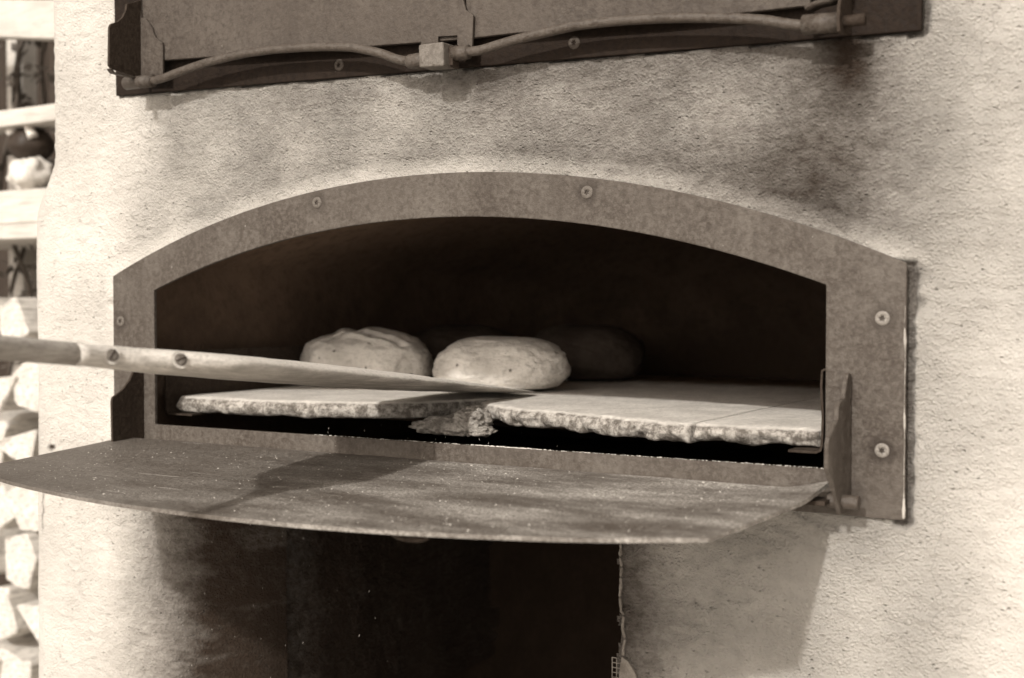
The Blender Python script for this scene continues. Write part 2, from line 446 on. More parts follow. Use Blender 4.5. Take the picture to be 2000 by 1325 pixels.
    # sooty stains, plus shade of door and fittings painted in (wall coordinates in metres)
    def blob(cx, cz, sx, sz, a): return a * np.exp(-(((X - cx) / sx) ** 2 + ((Z - cz) / sz) ** 2))
    soot_shade = (.33 * smooth(-.12, .22, X) * smooth(1.17, 1.0, X) * smooth(1.38, 1.47, Z) + .24 * smooth(.40, .80, X) * smooth(1.15, 1.0, X) * smooth(1.42, 1.5, Z)
            + blob(1.00, 1.58, .095, .13, .22) + blob(.93, 1.53, .12, .05, .10) + blob(.52, 1.685, .5, .022, .16)
            + blob(.57, 1.665, .05, .04, .22) + blob(1.022, 1.66, .030, .035, .32) + blob(.04, 1.68, .03, .045, .20) + blob(1.2, 1.62, .16, .2, .12)
            + blob(1.03, 1.165, .06, .020, .22) + blob(.94, 1.135, .10, .02, .10) + .02 * N4 * smooth(1.2, 1.0, X) * smooth(1.42, 1.5, Z))
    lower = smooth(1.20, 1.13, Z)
    soot_shade = soot_shade + lower * (1.04 * smooth(-.16, .065, X) ** 1.3 * (X < .5) + .80 * smooth(.93, .745, X) ** 1.8 * (X > .5) + .03 * smooth(1.06, .95, X) * (X > .5)) * (1 + .10 * N4)  # fade beside the firebox paints the door's shade over sooty plaster
    soot_shade = soot_shade - .26 * np.sqrt(fil) * (Z > 1.4)
    soot_shade = soot_shade - .38 * np.exp(-(((X - .90) / .075) ** 2 + ((Z - 1.615) / .035) ** 2)) * (.7 + .6 * N4)
    soot_shade = np.clip(soot_shade * (1 + .08 * N4 + .10 * N2), 0, 1)
    soot_shade = np.maximum(soot_shade, .75 * np.maximum(gap, gapU)); soot_shade = np.maximum(soot_shade, .7 * np.clip(notch - .35, 0, 1))
    spot = np.exp(-(((X + .236) / .013) ** 2 + ((Z - 1.179) / .007) ** 2)) * (N3 + .6 * N2 + .9)
    crack = np.exp(-((X + .2555 + .005 * N2 + .004 * N4) / .0022) ** 2) * ((Z > 1.045) & (Z < 1.125)) * (N3 > -.25)
    soot_shade = np.clip(np.maximum(soot_shade, np.maximum(smooth(.5, .9, spot), .8 * crack)), 0, 1)
    # openings
    wob = .006 * N2 + .004 * N3
    hole = (dM < 0) | ((X > PIT['x0'] - .01) & (X < PIT['x1'] + wob) & (Z < PIT['z1']) & flat)
    hole &= flat
    verts = np.stack([Xd, Yd, Z], -1).reshape(-1, 3)
    idx = np.arange(nr * nc).reshape(nr, nc)
    q = np.stack([idx[:-1, :-1], idx[:-1, 1:], idx[1:, 1:], idx[1:, :-1]], -1).reshape(-1, 4)
    hq = (hole[:-1, :-1] & hole[:-1, 1:] & hole[1:, 1:] & hole[1:, :-1]).reshape(-1)
    q = q[~hq]
    used = np.zeros(len(verts), bool); used[q.ravel()] = True
    remap = np.cumsum(used) - 1
    verts = verts[used]; q = remap[q]
    me = bpy.data.meshes.new('plaster_shell')
    me.vertices.add(len(verts)); me.vertices.foreach_set('co', verts.ravel())
    me.loops.add(q.size); me.loops.foreach_set('vertex_index', q.ravel().astype(np.int32))
    me.polygons.add(len(q)); me.polygons.foreach_set('loop_start', np.arange(0, q.size, 4, dtype=np.int32))
    me.update(calc_edges=True)
    me.polygons.foreach_set('use_smooth', np.ones(len(q), bool))
    for nm, arr in (('soot_shade', soot_shade), ('coarse', np.clip(coarse, 0, 1.3))):
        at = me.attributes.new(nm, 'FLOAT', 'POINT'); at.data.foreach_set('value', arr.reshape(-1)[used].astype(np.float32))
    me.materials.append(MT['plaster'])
    o = bpy.data.objects.new('plaster_shell', me); COL.objects.link(o); o.parent = oven; o.matrix_parent_inverse = OI
    return o
build_wall()
v, f = box_data(-.26, 1.60, .03, 1.35, 2.20, 2.25)
part('oven_roof', v, f, 'plaster')
v, f = box_data(-.26, 1.60, 1.32, 1.345, 0, 2.20)
part('rear_wall', v, f, 'plaster')

# ---- mouth frame
def ring(name, outer, inner, y0, y1, mat, parent=None):
    n = len(outer)
    v = [(p[0], y0, p[1]) for p in outer] + [(p[0], y0, p[1]) for p in inner] + [(p[0], y1, p[1]) for p in outer] + [(p[0], y1, p[1]) for p in inner]
    f = []
    for i in range(n):
        j = (i + 1) % n
        f += [(i, j, n + j, n + i)[::-1], (2 * n + i, 2 * n + j, 3 * n + j, 3 * n + i), (i, j, 2 * n + j, 2 * n + i), (n + i, n + j, 3 * n + j, 3 * n + i)]
    return fix_normals(part(name, v, f, mat, parent))
frame = mod_bevel(ring('mouth_frame', OUTER, INNER, -.007, -.001, 'frame'), .0012)
frame['label'] = 'arched flat steel frame round the baking mouth'

pts = [(1.0832 + .0010 * nz(z * 25, 1, 1), -.0066, z) for z in np.arange(1.179, 1.40, .0015)]
v, f = tube(pts, [.0003 + max(0, .0019 * fb(p[2] * 34, 7, 7, 3)) + .0022 * sm(1.21, 1.18, p[2]) * (.6 + .4 * nz(p[2] * 90, 2, 2)) for p in pts], 8)
b = part('plaster_smear', v, f, 'smear', frame, True); b.matrix_parent_inverse = Matrix()
# ---- screws
def screw_mesh(rad=.0078):
    v = []; f = []; n = 36
    def ringp(fn, y): 
        s = len(v)
        for i in range(n):
            a = 2 * math.pi * i / n; rr = fn(a); v.append((rr * math.cos(a), y, rr * math.sin(a)))
        return s
    star = lambda a: rad * (.34 + .09 * math.cos(6 * a))
    r0 = ringp(lambda a: rad, .0005); r1 = ringp(lambda a: rad * .97, -.0006); r2 = ringp(lambda a: rad * .8, -.0012); r3 = ringp(star, -.0012); r4 = ringp(lambda a: star(a) * .9, .0010)
    for a, b in ((r0, r1), (r1, r2), (r2, r3), (r3, r4)):
        for i in range(n): f.append((a + i, a + (i + 1) % n, b + (i + 1) % n, b + i))
    f.append(tuple(r4 + i for i in range(n)))
    me = bpy.data.meshes.new('screw'); me.from_pydata(v, [], f); me.update()
    me.polygons.foreach_set('use_smooth', [len(p.vertices) == 4 for p in me.polygons])
    bm = bmesh.new(); bm.from_mesh(me); bmesh.ops.recalc_face_normals(bm, faces=bm.faces); bm.to_mesh(me); bm.free()
    me.materials.append(MT['screw']); me.materials.append(MT['screwdark'])
    me.polygons[len(f) - 1].material_index = 1
    for p in me.polygons:
        if all(vi >= r3 for vi in p.vertices): p.material_index = 1
    return me
SCREW = screw_mesh()
SCREWP = SCREW.copy(); SCREWP.materials[0] = MT['screwpaint']; SCREWU = SCREW.copy(); SCREWU.materials[0] = MT['upper']
for (x, z, bright) in ((-.0694, 1.3762, 0), (.3074, 1.5379, 0), (.7141, 1.5333, 0), (1.0599, 1.3866, 1), (1.0605, 1.2485, 1)):
    s = bpy.data.objects.new('screw', SCREW if bright else SCREWP); COL.objects.link(s); s.parent = frame
    s.location = (x, -.0072, z); s.rotation_euler = (0, random.uniform(0, 1), 0)

# ---- baking chamber (vault) and its tray and slabs
CH = arc(-.042, 1.46, 1.042, 1.46, .5, 1.60, 24)
sec = CH + [(1.042, 1.16), (-.042, 1.16)]
n = len(sec); ys = [.010, .05, .15, .3, .6, .85, 1.0, 1.12, 1.2, 1.26, 1.29]; scl = [1, 1, 1, 1, 1, .96, .88, .75, .58, .36, .15]
v = []; f = []
for y, sc_ in zip(ys, scl):
    for p in sec: v.append((.5 + (p[0] - .5) * sc_ + .003 * nz(p[0] * 8, y * 8, p[1] * 8), y, 1.16 + (p[1] - 1.16) * (.3 + .7 * sc_) + .003 * nz(p[1] * 8 + 5, y * 8, p[0] * 8)))
for i in range(len(ys) - 1):
    for k in range(n): f.append((i * n + k, i * n + (k + 1) % n, (i + 1) * n + (k + 1) % n, (i + 1) * n + k))
f.append(tuple((len(ys) - 1) * n + k for k in range(n)))
part('baking_chamber', v, f, 'soot_shade', None, True)

# steel tray that carries the slabs: two upright bent flanges with a lip under the slabs
tray = []
tl = [(-.0245, 1.331), (-.0245, 1.246), (-.0225, 1.239), (-.017, 1.2365), (.03, 1.2365)]
tr = [(.9985, 1.3335), (.9895, 1.329), (.9885, 1.312), (.9905, 1.278), (.9895, 1.247), (.988, 1.242), (.983, 1.2395), (.952, 1.2395)]
def strip(name, pts, y0, y1, th, mat):
    v = []; f = []; m = len(pts)
    for y in (y0, y1):
        for p in pts: v.append((p[0], y, p[1]))
    f = [(i, i + 1, m + i + 1, m + i) for i in range(m - 1)]
    o = part(name, v, f, mat); s = o.modifiers.new('solid', 'SOLIDIFY'); s.thickness = th; s.offset = 0; return o
strip('hearth_tray_flange', tl, .038, .95, .0025, 'dark')
strip('hearth_tray_flange', tr, .016, .95, .0025, 'dark')
v, f = box_data(-.02, .985, .20, .95, 1.2285, 1.2345)
part('hearth_tray_floor', v, f, 'dark')

def slab(x0, x1, front, top=1.2626, thick=.0245, rough=1.0, seed=0, back=.93):
    nx = max(20, int((x1 - x0) / .0035)); v = []; f = []
    prof_top = [back, .7, .5, .4] + list(np.linspace(.36, .29, 6))
    rows = []
    for i in range(nx + 1):
        x = x0 + (x1 - x0) * i / nx
        fy = front(x) + .010 * rough * fb(x * 17, seed, 1, 4) + .003 * rough * nz(x * 140, seed, 5)
        th = thick + .004 * rough * nz(x * 25, seed + 3, 0) - .002
        col = []
        for y in prof_top: col.append((x, y, top + .0007 * nz(x * 30, y * 30, seed)))
        for t in (.6, .35, .18, .08): col.append((x, fy + (.29 - fy) * t, top + .0008 * nz(x * 60, t * 9, seed)))
        for k in range(9):                                   # broken front face
            t = k / 8; zz = top - .001 - th * t
            rnd = .004 * (1 - math.cos(t * math.pi * 2)) / 2 
            yy = fy - rnd + rough * (.0085 * fb(x * 42, zz * 60, seed + 2, 3) + .0016 * nz(x * 200, zz * 200, seed)) + (.0045 if k == 0 else .0015 if k == 1 else 0) + (.004 if k == 8 else 0) 
            col.append((x, yy, zz + .0014 * rough * nz(x * 70, zz * 90, 8 + seed)))
        col.append((x, .30, top - thick)); col.append((x, back, top - thick)); nf = 9
        rows.append(col)
    m = len(rows[0])
    # pull the end columns in for worn corners
    for c in (0, nx):
        rows[c] = [(p[0], p[1] + (.004 if 9 < k < m - 2 else 0), p[2]) for k, p in enumerate(rows[c])]
    for c in rows: v += c
    for i in range(nx):
        for k in range(m): f.append((i * m + k, i * m + (k + 1) % m, (i + 1) * m + (k + 1) % m, (i + 1) * m + k))
    f.append(tuple(range(m))); f.append(tuple(nx * m + k for k in range(m - 1, -1, -1)))
    o = fix_normals(part('hearth_slab', v, f, 'stone', None, True))
    lo = len(prof_top) + 4
    at = o.data.attributes.new('broken', 'FLOAT', 'POINT'); at.data.foreach_set('value', [1.0 if lo + 0 < (q % m) < m - 1 else 0.0 for q in range(len(v))])
    return o
lerp = lambda x, P: float(np.interp(x, [p[0] for p in P], [p[1] for p in P]))
slab(-.018, .428, lambda x: lerp(x, [(-.02, .060), (-.005, .052), (.14, .052), (.24, .075), (.30, .10), (.37, .15), (.41, .23), (.43, .26)]), rough=.5, seed=1)
slab(.432, .8290, lambda x: lerp(x, [(.43, .25), (.445, .19), (.47, .155), (.55, .115), (.66, .085), (.76, .050), (.83, .026)]), rough=1.0, seed=4)
slab(.8340, .980, lambda x: lerp(x, [(.83, .026), (.85, .028), (.98, .045)]), rough=.9, seed=9, thick=.021)

# crumbled mortar wedged below the joint of the slabs
def rock(name, loc, size, seed, mat, parent=None, res=36, amp=.35):
    v = []; f = []
    for i in range(res + 1):
        th = math.pi * i / res
        for j in range(res * 2):
            ph = math.pi * j / res; d = Vector((math.sin(th) * math.cos(ph), math.sin(th) * math.sin(ph), math.cos(th)))
            rr = 1 + amp * fb(d.x * 1.6 + seed, d.y * 1.6, d.z * 1.6, 3) + amp * .35 * fb(d.x * 6 + seed, d.y * 6, d.z * 6, 4)
            v.append((loc[0] + d.x * size[0] * rr, loc[1] + d.y * size[1] * rr, loc[2] + d.z * size[2] * rr))
    w = res * 2
    for i in range(res):
        for j in range(w): f.append((i * w + j, i * w + (j + 1) % w, (i + 1) * w + (j + 1) % w, (i + 1) * w + j))
    return v, f
v = []; f = []
for (c, sz, sd) in (((.436, .135, 1.234), (.055, .045, .014), 3), ((.470, .122, 1.243), (.026, .028, .015), 5), ((.452, .108, 1.232), (.030, .020, .011), 11), ((.488, .112, 1.230), (.022, .018, .008), 17), ((.462, .140, 1.252), (.020, .020, .009), 23), ((.405, .120, 1.231), (.028, .022, .009), 29)):
    vv, ff = rock('x', c, sz, sd, 'rubble', amp=.28, res=40); q0 = len(v); v += vv; f += [tuple(q0 + q for q in t) for t in ff]
o = mesh_obj('mortar_lump', v, f, 'rubble', None, True)
tag(o, 'crumbled mortar lump under the broken joint between the hearth slabs', 'mortar')
v, f = rock('x', (.478, .105, 1.236), (.016, .014, .010), 8, 'rubble', amp=.4, res=24)
o = mesh_obj('mortar_crumb', v, f, 'rubble', None, True)
tag(o, 'small crumb of mortar beside the lump behind the sill', 'mortar')

# ---- side brackets of the mouth (ogee plates) with the pivot pins
BR = [(-.007, 1.302), (-.020, 1.318), (-.026, 1.318), (-.0275, 1.302), (-.034, 1.291), (-.046, 1.279), (-.058, 1.272), (-.066, 1.268), (-.068, 1.262), (-.067, 1.196), (-.055, 1.186), (-.007, 1.180)]
v, f = prism(BR, -.0255, -.0215, 'X'); b = mod_bevel(fix_normals(part('hinge_bracket', v, f, 'dark', frame)), .0008)
b.matrix_parent_inverse = Matrix()
BRR = [(-.007, 1.300), (-.010, 1.327), (-.022, 1.330), (-.030, 1.318), (-.037, 1.304), (-.052, 1.301), (-.056, 1.296), (-.058, 1.283), (-.070, 1.278), (-.090, 1.268), (-.092, 1.262), (-.087, 1.236), (-.066, 1.210), (-.048, 1.190), (-.040, 1.183), (-.007, 1.181)]
def bent(p): return (p[0] + (0.004 * nz(p[1] * 30, 2, p[2] * 60)), p[1] + .0012 * nz(3, p[1] * 200, p[2] * 200), p[2] + .0015 * nz(p[1] * 170, 1, p[2] * 170))
v, f = prism(BRR, 1.0235, 1.0280, 'X'); v = [bent(p) for p in v]
b = mod_bevel(fix_normals(part('hinge_bracket', v, f, 'frame', frame)), .001); b.matrix_parent_inverse = Matrix()
v, f = tube([(1.012, -.035, 1.196), (1.045, -.035, 1.196)], .0075, 18); b = mod_bevel(part('pivot_pin', v, f, 'rod', frame), .0015); b.matrix_parent_inverse = Matrix()
v, f = tube([(-.045, -.035, 1.196), (-.012, -.035, 1.196)], .0075, 18); b = part('pivot_pin', v, f, 'rod', frame); b.matrix_parent_inverse = Matrix()

# ---- fold-down door: an arched plate lying open
FR = spline([(-.012, -.292, 0), (.09, -.342, 0), (.211, -.372, 0), (.32, -.389, 0), (.43, -.396, 0), (.53, -.397, 0), (.63, -.390, 0), (.72, -.376, 0), (.80, -.356, 0), (.88, -.331, 0), (.945, -.303, 0), (.980, -.286, 0)], 8)
nU = len(FR) - 1; nV = 22
def dz(y): return 1.2055 + .05 * (y + .03)
v = []; f = []
for i in range(nU + 1):
    t = i / nU; hx = -.043 + t * (1.012 + .043); fx, fy = FR[i].x, FR[i].y
    hx = hx * .0 + (-.043 + (fx + .012) / .992 * 1.055)
    for k in range(nV + 1):
        s = k / nV; s = s if k < nV - 5 else s
        x = hx + (fx - hx) * s; y = -.026 + (fy + .026) * s
        lip = max(0, (s - .90) / .10)
        z = dz(y) + .0007 * fb(x * 5, y * 5, 3, 2) + .0010 * lip
        if x > .93: z += .010 * sm(.96, 1.02, x) * sm(-.10, -.02, y)          # the corner by the right bracket is bent up
        v.append((x, y, z))
for i in range(nU):
    for k in range(nV): f.append((i * (nV + 1) + k, i * (nV + 1) + k + 1, (i + 1) * (nV + 1) + k + 1, (i + 1) * (nV + 1) + k))
ddoor = fix_normals(part('drop_door', v, f, 'door', None, True))
bm = bmesh.new(); bm.from_mesh(ddoor.data)
if bm.faces[:][0].normal.z < 0: bmesh.ops.reverse_faces(bm, faces=bm.faces)
bm.to_mesh(ddoor.data); bm.free()
s = ddoor.modifiers.new('solid', 'SOLIDIFY'); s.thickness = .0042; s.offset = -1; es = ddoor.modifiers.new('split', 'EDGE_SPLIT'); es.split_angle = math.radians(40)
ddoor['label'] = 'arched steel oven door folded down flat and dusted with flour'
v, f = prism([(.0, 0), (.0, .014), (.075, .004), (.078, 0)], 0, .006, 'Y')
# hinge arms under the back edge of the door
for x0, x1 in ((.955, 1.016), (-.040, .02)):
    v, f = box_data(x0, x1, -.060, -.028, 1.1935, 1.1985)
    b = mod_bevel(part('hinge_arm', v, f, 'dark', ddoor), .001); b.matrix_parent_inverse = Matrix()
v, f = tube([(.709 + .02 * math.cos(a), -.362, 1.1838 - .005 * math.sin(a)) for a in np.linspace(0, math.pi, 14)], .003, 10)
b = part('door_handle', v, f, 'dark', ddoor); b.matrix_parent_inverse = Matrix()

# ---- firebox below: the open recess
x0, x1, z1 = PIT['x0'] - .04, PIT['x1'] + .02, PIT['z1'] + .03
v = []; f = []
pys = [0, .25, .55, .85, 1.08, 1.22, 1.28]; pss = [1, 1, 1, .92, .72, .42, .1]
psec = [(x0, .3), (x1, .3), (x1, z1 - .06), (x1 - .05, z1), (x0 + .05, z1), (x0, z1 - .06)]
for y, sc_ in zip(pys, pss):
    for (px_, pz_) in psec:
        yy = y if y > 0 else (.18 if px_ < .3 else .006)
        v.append((.5 + (px_ - .5) * sc_, yy, .7 + (pz_ - .7) * sc_))
for i in range(len(pys) - 1):
    for k in range(6): f.append((i * 6 + k, i * 6 + (k + 1) % 6, (i + 1) * 6 + (k + 1) % 6, (i + 1) * 6 + k))
f.append(tuple(36 + k for k in range(6)))
part('firebox', v, f, 'pit', None, True)
# plastered left cheek of the firebox, sooty, with painted shade deepening towards the back
def cheek_wall():
    ys_ = np.concatenate([np.arange(.165, .50, .0045), np.linspace(.51, 1.2, 22)]); zs_ = np.arange(.70, 1.17, .0045); v = []; f = []; so = []; co_ = []
    for z in zs_:
        for y in ys_:
            v.append((.0885 + .006 * fb(y * 7, z * 7, 2, 3) + .0022 * nz(y * 60, z * 90, 1) + .0022 * nz(y * 110, z * 150, 4) - .012 * sm(.20, .165, y), y, z))
            n1 = fb(y * 9 + 4, z * 9, 6, 3)
            ash = sm(.28, .42, fb(y * 16, z * 11, 9, 4)) * sm(.98, .90, z) * .35
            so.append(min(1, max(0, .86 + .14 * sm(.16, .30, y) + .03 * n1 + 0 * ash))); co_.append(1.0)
    m = len(ys_)
    for i in range(len(zs_) - 1):
        for k in range(m - 1): f.append((i * m + k, i * m + k + 1, (i + 1) * m + k + 1, (i + 1) * m + k))
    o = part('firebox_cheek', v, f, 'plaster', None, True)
    for nm, arr in (('soot_shade', so), ('coarse', co_)): at = o.data.attributes.new(nm, 'FLOAT', 'POINT'); at.data.foreach_set('value', arr)
cheek_wall()
# ---- glass-fibre mesh laid bare at the chipped right edge of the firebox
def fibre_mesh(name, cx, cz, nx, nz_, pitch, clip):
    v = []; f = []
    def bar(a, b, r):
        s = len(v); vv, ff = tube([a, b], r, 5); v.extend(vv); f.extend(tuple(s + q for q in t) for t in ff)
    for i in range(nx + 1):
        for k in range(nz_):
            a = (cx + i * pitch, -.0045 + .001 * nz(i, k, 3), cz + k * pitch); b_ = (cx + i * pitch + .0004 * nz(i, k, 1), -.0045 + .001 * nz(i, k + 1, 3), cz + (k + 1) * pitch)
            if clip(a[0], a[2]) and clip(b_[0], b_[2]): bar(a, b_, .0007)
    for k in range(nz_ + 1):
        for i in range(nx):
            a = (cx + i * pitch, -.0048, cz + k * pitch); b_ = (cx + (i + 1) * pitch, -.0048, cz + k * pitch)
            if clip(a[0], a[2]) and clip(b_[0], b_[2]): bar(a, b_, .0007)
    return part(name, v, f, 'mesh')
fibre_mesh('reinforcing_mesh', .747, .945, 5, 7, .0058, lambda x, z: x < .757 + .018 * sm(.99, .965, z) and z < .992)
v = []; f = []
PL = [(.756, .935), (.786, .94), (.783, .955), (.777, .972), (.768, .984), (.760, .988), (.757, .97)]
v, f = prism(PL, -.006, -.001, 'Y'); part('plaster_chip', v, f, 'mesh')
# ragged plaster lip along that edge
pts = [(.757 + .003 * nz(z * 60, 1, 1) + (.004 if z < 1.04 else 0), -.003 + .002 * nz(z * 80, 4, 1), z) for z in np.arange(.99, 1.13, .003)]
v, f = tube(pts, [max(.0008, .0018 + .0016 * nz(p[2] * 150, 7, 7)) for p in pts], 6); part('ragged_plaster_lip', v, f, 'mesh')

# ------------------------------------------------------------------ upper door of the oven
v, f = prism(UPF, -.007, -.001, 'Y'); upf = mod_bevel(fix_normals(part('upper_door_frame', v, f, 'upframe')), .0012)
for x, z in ((.3456, 1.7181), (.6967, 1.7104)):
    s = bpy.data.objects.new('screw', SCREWU); COL.objects.link(s); s.parent = upf; s.location = (x, -.0072, z)
DL = [(-.005, 1.7538), (.0394, 1.7517), (.2158, 1.7434), (.3905, 1.7343), (.4885, 1.7299), (.5519, 1.7269), (.553, 2.05), (-.005, 2.05)]
v, f = prism(DL, -.024, -.016, 'Y'); dl = mod_bevel(fix_normals(part('upper_door_leaf', v, f, 'upper')), .001)
DR = [(.5545, 1.7273), (.6213, 1.7269), (.7247, 1.7233), (.8211, 1.7193), (.9114, 1.7173), (.986, 1.7165), (.990, 2.05), (.556, 2.05)]
v, f = prism(DR, -.023, -.0155, 'Y'); dr = mod_bevel(fix_normals(part('upper_door_leaf', v, f, 'upper')), .001)
# overlapping strap with an ogee end, notched for the latch block
ST = [(.4913, 1.7371), (.4913, 1.7181), (.5175, 1.7173), (.5175, 1.733), (.5455, 1.7313), (.5455, 1.7125), (.567, 1.7103), (.5690, 1.7535), (.5656, 1.7564), (.5582, 1.761), (.5545, 1.7739), (.550, 1.79), (.550, 2.04), (.4913, 2.04)]
v, f = prism(ST, -.0285, -.0245, 'Y'); b = mod_bevel(fix_normals(part('overlap_strap', v, f, 'upper', dl)), .0008); b.matrix_parent_inverse = Matrix()
# left corner: an angle bracket with ogee cuts, one leg square to the wall, one on it
UB = [(-.027, 1.8641), (-.0272, 1.8419), (-.0399, 1.8357), (-.0533, 1.8307), (-.0553, 1.8202), (-.0611, 1.8103), (-.0705, 1.802), (-.0826, 1.7968), (-.0855, 1.7912), (-.087, 1.738), (-.083, 1.7340), (-.0619, 1.7320), (-.039, 1.7310), (-.025, 1.7310)]
v, f = prism(UB, -.0040, -.0004, 'X'); b = mod_bevel(fix_normals(part('corner_bracket', v, f, 'dark', upf)), .0008); b.matrix_parent_inverse = Matrix()
UF = [(-.0003, 1.827), (.0011, 1.8159), (.0104, 1.8133), (.0165, 1.8068), (.0226, 1.7988), (.0256, 1.7904), (.0306, 1.7833), (.0418, 1.7762), (.0438, 1.7709), (.0433, 1.7273), (-.0003, 1.7299)]
v, f = prism(UF, -.0285, -.0245, 'Y'); b = mod_bevel(fix_normals(part('bracket_face', v, f, 'upper', upf)), .0008); b.matrix_parent_inverse = Matrix()
v, f = prism([(-.0890, 1.7330), (-.083, 1.7285), (-.058, 1.7282), (-.037, 1.7285), (-.037, 1.7268), (-.060, 1.7258), (-.086, 1.7265), (-.0915, 1.7312)], -.0002, .007, 'X')
b = fix_normals(part('bracket_foot', v, f, 'upper', upf)); b.matrix_parent_inverse = Matrix()

# locking rods, barrels and the latch block
def rod_part(name, pts, r, mat, seg=16, par=None, n=8, wob=.0004):
    P = spline(pts, n) if len(pts) > 2 else [Vector(p) for p in pts]
    P = [p + Vector((0, wob * nz(p.x * 40, 1, 2), wob * nz(p.x * 40, 5, 2))) for p in P]
    v, f = tube(P, r, seg); o = part(name, v, f, mat, par, True)
    if par is not None: o.matrix_parent_inverse = Matrix()
    return o
Y0 = -.038
RL = [(.012, 1.721), (.0354, 1.7207), (.0577, 1.723), (.0857, 1.7283), (.1443, 1.7369), (.2101, 1.7415), (.2645, 1.7415), (.3343, 1.7376), (.3765, 1.7332), (.4012, 1.7288), (.4377, 1.7186), (.4615, 1.7091), (.4811, 1.7047), (.4980, 1.7035)]
rod1 = rod_part('locking_rod', [(x, Y0, z) for x, z in RL], .0058, 'rod')
RR = [(.546, 1.7074), (.5609, 1.7074), (.5780, 1.7076), (.5938, 1.7089), (.6296, 1.7143), (.6713, 1.7188), (.7186, 1.7225), (.7772, 1.7216), (.8456, 1.7166), (.8992, 1.7099), (.9394, 1.7031), (.9675, 1.6959), (.9868, 1.6924), (1.0003, 1.6918)]
rod2 = rod_part('locking_rod', [(x, Y0, z) for x, z in RR], .0058, 'rod')
rod_part('barrel', [(-.020, Y0, 1.7215), (.0335, Y0, 1.7208)], .0092, 'rod', 20, rod1)
v, f = tube([(.478, Y0, 1.7045), (.482, Y0, 1.7043), (.493, Y0, 1.7037), (.506, Y0, 1.7033)], [.0072, .0088, .0098, .0098], 18)
b = part('socket', v, f, 'rod', rod1, True); b.matrix_parent_inverse = Matrix()
v, f = box_data(.5065, .5430, -.056, -.0290, 1.6900, 1.7195)
v = [(p[0] - (-.0010 if p[2] < 1.70 else 0), p[1], p[2] + (.0015 if p[0] < .52 and p[2] < 1.7 else 0)) for p in v]
b = mod_bevel(part('latch_block', v, f, 'block'), .0025, 3); b.matrix_parent_inverse = OI
v, f = prism([(-.044, 1.7155), (-.030, 1.7195), (-.0285, 1.690), (-.044, 1.6925)], .5432, .549, 'X')
lug = mod_bevel(fix_normals(part('latch_lug', v, f, 'dark')), .0008)
rod_part('collar', [(.5475, Y0, 1.7074), (.5685, Y0, 1.7074)], .0088, 'rod', 20, rod2)
rod_part('barrel', [(.9835, Y0, 1.6932), (1.0220, Y0, 1.6918)], .0105, 'rod', 20, rod2)
# right end: strap bracket standing off the frame, hooked end plate and pin
BK = [(-.007, 1.745), (-.024, 1.745), (-.040, 1.726), (-.046, 1.716), (-.052, 1.702), (-.053, 1.690), (-.051, 1.680), (-.044, 1.6775), (-.007, 1.684)]
v, f = prism(BK, 1.0225, 1.0260, 'X'); b = mod_bevel(fix_normals(part('end_bracket', v, f, 'dark', upf)), .0008); b.matrix_parent_inverse = Matrix()
rod_part('bracket_pin', [(1.0260, Y0, 1.6918), (1.0480, Y0, 1.6918)], .0062, 'dark', 16, upf)
SP = spline([(.986, -.034, 1.7099), (.9996, -.036, 1.7136), (1.013, -.037, 1.7148), (1.021, -.036, 1.7200), (1.028, -.030, 1.735)], 6)
v = []; f = []
for p in SP:
    v += [(p.x, p.y - .009, p.z), (p.x, p.y + .012, p.z)]
f = [(2 * i, 2 * i + 1, 2 * i + 3, 2 * i + 2) for i in range(len(SP) - 1)]
b = part('latch_strap', v, f, 'upper', upf, True); b.matrix_parent_inverse = Matrix(); sd = b.modifiers.new('solid', 'SOLIDIFY'); sd.thickness = .004; sd.offset = 0

